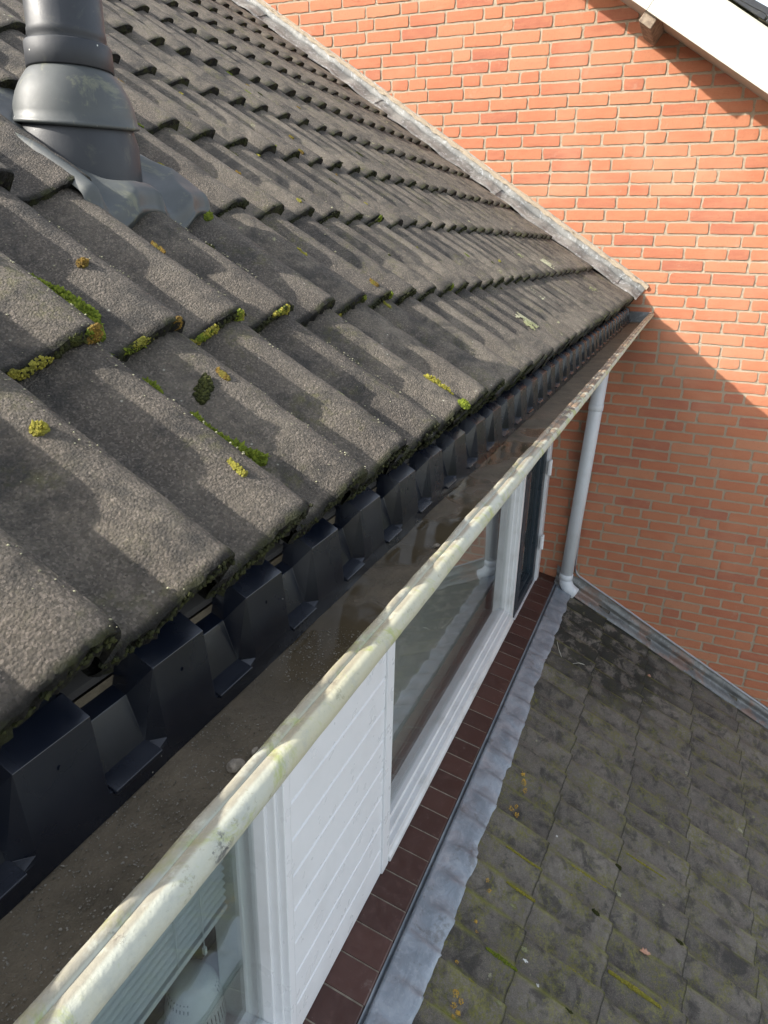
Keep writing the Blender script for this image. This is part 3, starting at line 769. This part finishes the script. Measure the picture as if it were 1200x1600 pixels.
# ---------------------------------------------------------------- moss, lichen and other small growth
def tufts(name, mat, path, width, n, P, label, cat, group, size=.0022, hgt=.006, parent=None):
    """path: list of (x, s) ; P(x,s) -> point, normal"""
    m = MB(); tn = []
    for q in range(n):
        t = random.random() * (len(path) - 1); i = int(t); f = t - i
        x = path[i][0] * (1 - f) + path[min(i + 1, len(path) - 1)][0] * f; s = path[i][1] * (1 - f) + path[min(i + 1, len(path) - 1)][1] * f
        wloc = 1.25 * width * (.55 + .6 * abs(nz((x, s, 3), 40))) * (.4 + .6 * sin(pi * min(1, max(.08, t / max(1, len(path) - 1)))) if len(path) > 1 else 1)
        a = random.random() * 2 * pi; rr = wloc * math.sqrt(random.random())
        x += rr * cos(a); s += rr * sin(a)
        p, nm = P(x, s); p = Vector(p); nm = Vector(nm)
        hh = hgt * (1 - (rr / max(wloc, 1e-6)) ** 2 * .8) * random.uniform(.5, 1.2); r0 = size * random.uniform(.6, 1.3)
        u = nm.orthogonal().normalized(); v = nm.cross(u); lean = (u * random.gauss(0, .35) + v * random.gauss(0, .35)) * hh
        rows = [p - nm * .002 + (u * cos(b) + v * sin(b)) * r0 for b in [2 * pi * k / 5 for k in range(5)]]
        r2 = [p + nm * hh * .55 + lean * .4 + (u * cos(b) + v * sin(b)) * r0 * 1.05 for b in [2 * pi * k / 5 + .5 for k in range(5)]]
        top = p + nm * hh + lean
        tv = random.random()
        m.add(rows + r2 + [top], [(k, (k + 1) % 5, 5 + (k + 1) % 5, 5 + k) for k in range(5)] + [(5 + k, 5 + (k + 1) % 5, 10) for k in range(5)], tint=[tv * .4] * 5 + [tv * .7] * 5 + [min(1, tv + .3)])
    o = m.build(name, mat, parent, smooth=False)
    if parent is None: tag(center(o), label, cat, group)
    return o
NR = Vector((0, -SP, CP)); NL = Vector((0, -SL, CL))
import bisect
def roof_surf(x, s):
    r = max(0, bisect.bisect_right(FR, s) - 1); g = (FR[r + 1] - FR[r]); u = ((x - X0 - (0, 0, .012, .018, .022, 0, .006, 0, .01, 0, 0, 0, 0)[r]) / PER) % 1
    sl = s - FR[r]
    return roofp(x, s, prof(u, .037) + .018 * (1 - sl / g)), NR
def edge_surf(r, drop):
    def f(x, s): 
        p, n_ = roof_surf(x, FR[r] + .001)
        p = Vector(p) + Vector((0, -CP, -SP)) * .002 - NR * (drop + (s)); return p, (Vector((0, -CP, -SP)) + NR * .3).normalized()
    return f
def low_surf(x, d):
    k = math.ceil((d - .385) / .316); g = .316; sl = (.385 + .316 * max(0, k)) - d
    u = ((x - 1.560) / .1425) % 1; return lowp(x, d, prof(u, .025) + .026 * (1 - sl / (.316 if k > 0 else .4))), NL
seamx = lambda k: X0 + PER * k
G1 = 'moss clumps on the main roof'
TM = [
 ('moss_g', [(.594, .430), (.606, .375), (.606, .335), (.590, .300)], .0085, 900, 'long bright green moss strip in the tile joint at the left frame edge'),
 ('moss_y', [(.570, .437), (.584, .390), (.588, .345), (.582, .300)], .0045, 520, 'thin yellow moss line along the upper side of the long green strip'),
 ('moss_g', [(.592, .236), (.588, .215)], .0110, 420, 'green moss cushion just below the second tile step'),
 ('moss_d', [(.584, .205), (.582, .180)], .005, 160, 'thin dark moss trail under the green cushion in the joint'),
 ('moss_d', [(.640, .200), (.618, .180)], .0085, 230, 'round dark moss patch in the middle of a front tile'),
 ('moss_d', [(.705, .250)], .0080, 130, 'flat dark moss spot right below the second tile step'),
 ('moss_g', [(.594, .172), (.590, .130), (.596, .105), (.606, .084)], .0105, 1000, 'green moss strip low in the front tile joint'),
 ('moss_y', [(.398, .184)], .0065, 110, 'small yellow green tuft alone on the front left tile'),
 ('moss_y', [(1.050, .078), (1.060, .050), (1.066, .025)], .0100, 620, 'golden moss ridge on the tile crest near the eave'),
 ('moss_g', [(1.050, .006), (1.046, .000)], .012, 320, 'green moss cushion on the tile corner at the eave below the golden ridge'),
 ('moss_g', [(.965, .054)], .0075, 160, 'small green moss cushion beside the golden ridge'),
 ('moss_g', [(1.045, .530), (1.030, .522)], .0085, 180, 'round moss button just under the vent skirt'),
 ('moss_d', [(.990, .475)], .0075, 90, 'smaller moss button below the round one under the vent skirt'),
 ('moss_y', [(1.86, .50), (1.90, .465)], .010, 170, 'yellow moss streak below the third tile step'),
 ('moss_g', [(1.985, .292), (2.00, .28)], .012, 170, 'green moss lump hanging at the second tile step far along'),
 ('moss_y', [(.950, .180)], .006, 80, 'tiny yellow tuft alone on a front tile in the middle of the photo'),
 ('moss_o', [(.646, .400)], .006, 80, 'tiny rusty tuft on the second tile row beside the long green strip'),
 ('moss_y', [(.575, .012)], .005, 60, 'tiny pale tuft on a tile corner at the eave'),
]
for mt, path, wd, n_, lab in TM: tufts('moss_clump', M[mt], path, wd, n_, roof_surf, lab, 'moss', G1, hgt=.011 if n_ in (420, 1000) else .007, size=.0026 if n_ in (420, 1000) else .0022)
for i in range(70):
    k = random.randint(-1, 16); rr_ = random.randint(0, 4); x = seamx(k) + random.uniform(.004, .016); s_ = FR[rr_] + random.uniform(.02, .26)
    if random.random() < .35: x = seamx(k) - random.uniform(0, .04)
    l = random.uniform(.004, .03)
    tufts('moss_tuft', M[random.choice(('moss_d', 'moss_d', 'moss_y', 'moss_g', 'moss_o'))], [(x, s_), (x + .002, s_ + l)], random.uniform(.0025, .006), int(30 + l * 3500), roof_surf, None, None, None, size=.0018, hgt=.0035, parent=roof)
TE = [(1, seamx(1) - .010, .020, 'moss_o', 'yellow green moss on the first corner of the second tile step'), (1, seamx(2) - .010, .016, 'moss_o', 'rusty moss cushion on the second corner of the second tile step'),
      (1, seamx(3) - .014, .014, 'moss_g', 'green moss on the third corner of the second tile step'), (1, seamx(4) - .02, .012, 'moss_y', 'yellow moss under the fourth corner of the second tile step'),
      (1, seamx(7) - .01, .012, 'moss_g', 'green moss under a further corner of the second tile step'), (2, seamx(11) - .01, .016, 'moss_g', 'green moss clump under the third tile step'),
      (3, seamx(10) + .02, .02, 'moss_g', 'green moss clump under the fourth tile step'), (1, seamx(10) - .01, .018, 'moss_g', 'distant green moss clump on the second tile step')]
for r, x, wd, mt, lab in TE:
    tufts('moss_clump', M[mt], [(x, .0), (x + .004, .010)], wd * .55, 260, edge_surf(r, .004), lab, 'moss', G1, hgt=.005)
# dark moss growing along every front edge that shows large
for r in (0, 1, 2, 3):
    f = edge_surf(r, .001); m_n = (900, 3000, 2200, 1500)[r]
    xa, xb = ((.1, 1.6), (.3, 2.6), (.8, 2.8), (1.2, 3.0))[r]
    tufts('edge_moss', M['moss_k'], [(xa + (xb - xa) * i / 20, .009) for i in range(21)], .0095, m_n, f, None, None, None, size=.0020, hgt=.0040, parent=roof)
for k_, d_ in ((0, .3), (1, .6), (2, .8), (3, .5), (4, .3), (6, .3)):
    for q_ in range(5):
        xx_ = seamx(k_) - random.uniform(0, .11)
        tufts('edge_moss', M[random.choice(('moss_g', 'moss_d', 'moss_y'))], [(xx_, .004), (xx_ + random.uniform(.006, .030), .012)], .0085, int(220 * d_), edge_surf(1, .001), None, None, None, size=.0018, hgt=.0045, parent=roof)
tufts('joint_moss', M['moss_d'], [(seamx(2) + .008, .2), (seamx(2) + .006, .05)], .004, 120, roof_surf, None, None, None, parent=roof, hgt=.003)

def patch(mat, cx_, cs_, rx, rs, P, name, th=.0012, ring=False, parent=None, rot=0, keep=.5):
    """thin irregular crust"""
    m = MB(); n = 22; k0 = random.random() * 99
    for i in range(n):
        for j in range(n):
            q = [(i + a, j + b) for a, b in ((0, 0), (1, 0), (1, 1), (0, 1))]
            c = (i + .5) / n * 2 - 1, (j + .5) / n * 2 - 1; rr = math.hypot(*c)
            v = rr + .55 * noise.noise(Vector((c[0] * 2.4 + k0, c[1] * 2.4, 0))) + .35 * noise.noise(Vector((c[0] * 7 + k0, c[1] * 7, 1)))
            if v > .55 + .3 * noise.noise(Vector((c[0] * 14 + k0, c[1] * 14, 5))) or (ring and v < .25): continue
            pts = []
            for a, b in q:
                u_, v_ = (a / n * 2 - 1) * rx, (b / n * 2 - 1) * rs
                p, nm = P(cx_ + u_ * cos(rot) - v_ * sin(rot), cs_ + u_ * sin(rot) + v_ * cos(rot)); pts.append(Vector(p) + Vector(nm) * (th * (.6 + .6 * noise.noise(Vector((a * .9 + k0, b * .9, 3))))))
            m.add(pts, [(0, 1, 2, 3)])
    if not m.v: return None
    return m.build(name, mat, parent)
mb = MB()
for i in range(1500):
    x = random.uniform(.2, 1.0) if i < 1000 else random.uniform(.6, 3.0); s_ = random.uniform(0, .5) if i < 1000 else random.uniform(0, 1.6)
    if random.random() < .5: x = seamx(round((x - X0) / PER)) - random.uniform(.0, .012)
    if nz((x, s_, 5), 7) < -.05: continue
    p = roof_surf(x, s_)[0]; pebble(mb, p[0], p[1], p[2] + .0004, random.choice((.0005, .0007, .0009, .0012)) * (1 if x < 1 else 1.8))
cr = mb.build('lichen_crumbs', M['lich_w'], roof); cr['kind'] = 'stuff'
for (x, s, a, b) in ((seamx(6) - .02, .17, .01, .025), (seamx(4) + .04, .18, .02, .03), (1.95, .122, .040, .055), (1.93, .10, .03, .04), (2.45, .20, .04, .05), (seamx(2) + .05, .205, .015, .02),
                     (1.13, 1.22, .03, .018), (3.2, .35, .08, .05), (2.9, .42, .05, .03), (1.75, .5, .03, .02), (seamx(3) - .01, .10, .008, .03), (1.33, .10, .02, .02), (1.62, .13, .015, .02), (3.5, .15, .08, .04), (3.0, .7, .06, .04)):
    patch(random.choice((M['lich_w'], M['lich_w'], M['lich_g'])), x, s, a, b, roof_surf, 'lichen_patch', parent=roof)
for (x, d, a, ring) in ((2.33, .205, .016, 1), (2.32, .235, .016, 1), (2.35, .22, .012, 1), (2.50, .215, .018, 1), (2.47, .235, .016, 1), (2.53, .20, .014, 0), (1.936, .205, .010, 1), (1.91, .225, .011, 1), (1.767, .216, .009, 0), (1.74, .23, .008, 1), (1.60, .20, .010, 1), (1.57, .215, .008, 1), (1.50, .225, .014, 1), (1.47, .235, .014, 1), (1.46, .255, .012, 0), (1.49, .25, .012, 1), (1.44, .245, .010, 1)):
    patch(M['lich_o'], x, d, a, a, low_surf, 'lichen_patch', ring=bool(ring), parent=lr)
for i in range(34):
    x, d = random.uniform(1.2, 3.6), random.uniform(.18, 1.5)
    patch(random.choice((M['lich_w'], M['lich_g'], M['lich_g'])), x, d, random.uniform(.005, .016), random.uniform(.006, .024), low_surf, 'lichen_patch', parent=lr)
# yellow green moss in the joints of the lower roof
def jm(x, d0, d1, mt, wd, den): tufts('joint_moss', M[mt], [(x + .004 * nz((x, i, 0), 3), d0 + (d1 - d0) * i / 4) for i in range(5)], wd, int((d1 - d0) * den), low_surf, None, None, None, size=.0024, hgt=.0055, parent=lr)
for x, d0, d1, mt, wd, den in ((2.121, .23, .375, 'moss_y', .005, 2600), (1.975, .27, .385, 'moss_y', .008, 3800), (1.69, .27, .385, 'moss_g', .008, 3800), (1.955, .72, .92, 'moss_y', .010, 3800), (1.85, .55, .68, 'moss_y', .011, 3600), (2.26, .50, .65, 'moss_y', .006, 2600), (2.53, .73, .91, 'moss_y', .004, 2400)): jm(x, d0, d1, mt, wd, den)
for i in range(70):
    k = random.randint(-3, 13); j = random.randint(0, 3); d = .385 + .316 * j - random.uniform(.02, .16); l = random.uniform(.03, .09)
    if d > .2: jm(1.56 + .1425 * k + .006, d - l, d, random.choice(('moss_y', 'moss_y', 'moss_d', 'moss_d')), random.uniform(.003, .008), 2200)
# black algae blots near the downpipe foot
G2 = 'moss cushions on the lower roof'
for x, d, lab in ((1.70, .60, 'dark green moss cushion near the bottom edge of the photo'), (2.123, .636, 'dark moss cushion in the second tile course of the lower roof'), (2.40, .70, 'small moss cushion beside a joint of the lower roof'), (2.266, .99, 'moss cushion in the third tile course of the lower roof')):
    tufts('moss_clump', M['moss_d'], [(x, d), (x + .006, d - .02)], .014, 240, low_surf, lab, 'moss', G2)

def leaf(x, d, P, r, mat, lab, rot, cat='leaf', group='dry leaves on the lower roof'):
    p, nm = P(x, d); p = Vector(p) + Vector(nm) * .004; nm = Vector(nm); u = nm.orthogonal().normalized(); v = nm.cross(u)
    u, v = u * cos(rot) + v * sin(rot), v * cos(rot) - u * sin(rot); m = MB(); n = 14; rows = []
    for i in range(n):
        t = i / (n - 1); wdt = r * .5 * sin(pi * min(.98, t * .96 + .02)) * (1 + .35 * sin(t * 21)); ctr = p + u * (t - .5) * 2 * r + nm * (.35 * r * (t - .5) ** 2 * 2)
        rows.append([ctr - v * wdt + nm * wdt * .5, ctr - nm * .0005, ctr + v * wdt * .9 + nm * wdt * .6])
    m.grid(rows); o = m.build('leaf', mat, smooth=True); tag(center(o), lab, cat, group); md = o.modifiers.new('s', 'SOLIDIFY'); md.thickness = .0006
leaf(4.27, .24, low_surf, .022, M['leaf'], 'orange brown dry leaf near the foot of the downpipe', .5)
leaf(4.02, .74, low_surf, .020, M['leaf'], 'small brown leaf near the middle of the wall flashing', 2.1)
leaf(2.116, .841, low_surf, .024, M['leaf'], 'pinkish dry leaf crumpled low on the lower roof', 1.1)
def twig(pts, lab):
    m = MB(); q = []
    for x, d in pts: p, nm = low_surf(x, d); q.append(Vector(p) + Vector(nm) * .006)
    m.tube(q, .0016, 6); tag(center(m.build('twig', M['twig'], smooth=True)), lab, 'twig', 'bleached twigs on the lower roof')
twig([(3.667, .135), (3.63, .16), (3.582, .195)], 'bleached upright twig beside the sill flashing')
twig([(3.587, .266), (3.62, .295), (3.63, .326)], 'short bleached twig lying crosswise below the upright one')
for x, d, a, b, lab in ((1.775, .42, .006, .016, 'long white bird dropping on the lower roof'), (1.729, .485, .010, .009, 'blotchy white bird dropping below the long one'), (2.362, .42, .006, .006, 'small round white dropping at a joint of the lower roof')):
    o = patch(M['dropping'], x, d, a, b, low_surf, 'bird_dropping')
    if o: tag(center(o), lab, 'dropping', 'bird droppings on the lower roof')

# ---------------------------------------------------------------- ground
mb = MB(); mb.add([(-200, -200, -5.0), (200, -200, -5.0), (200, 200, -5.0), (-200, 200, -5.0)], [(0, 1, 2, 3)])
tag(mb.build('ground', M['ground']), kind='structure')
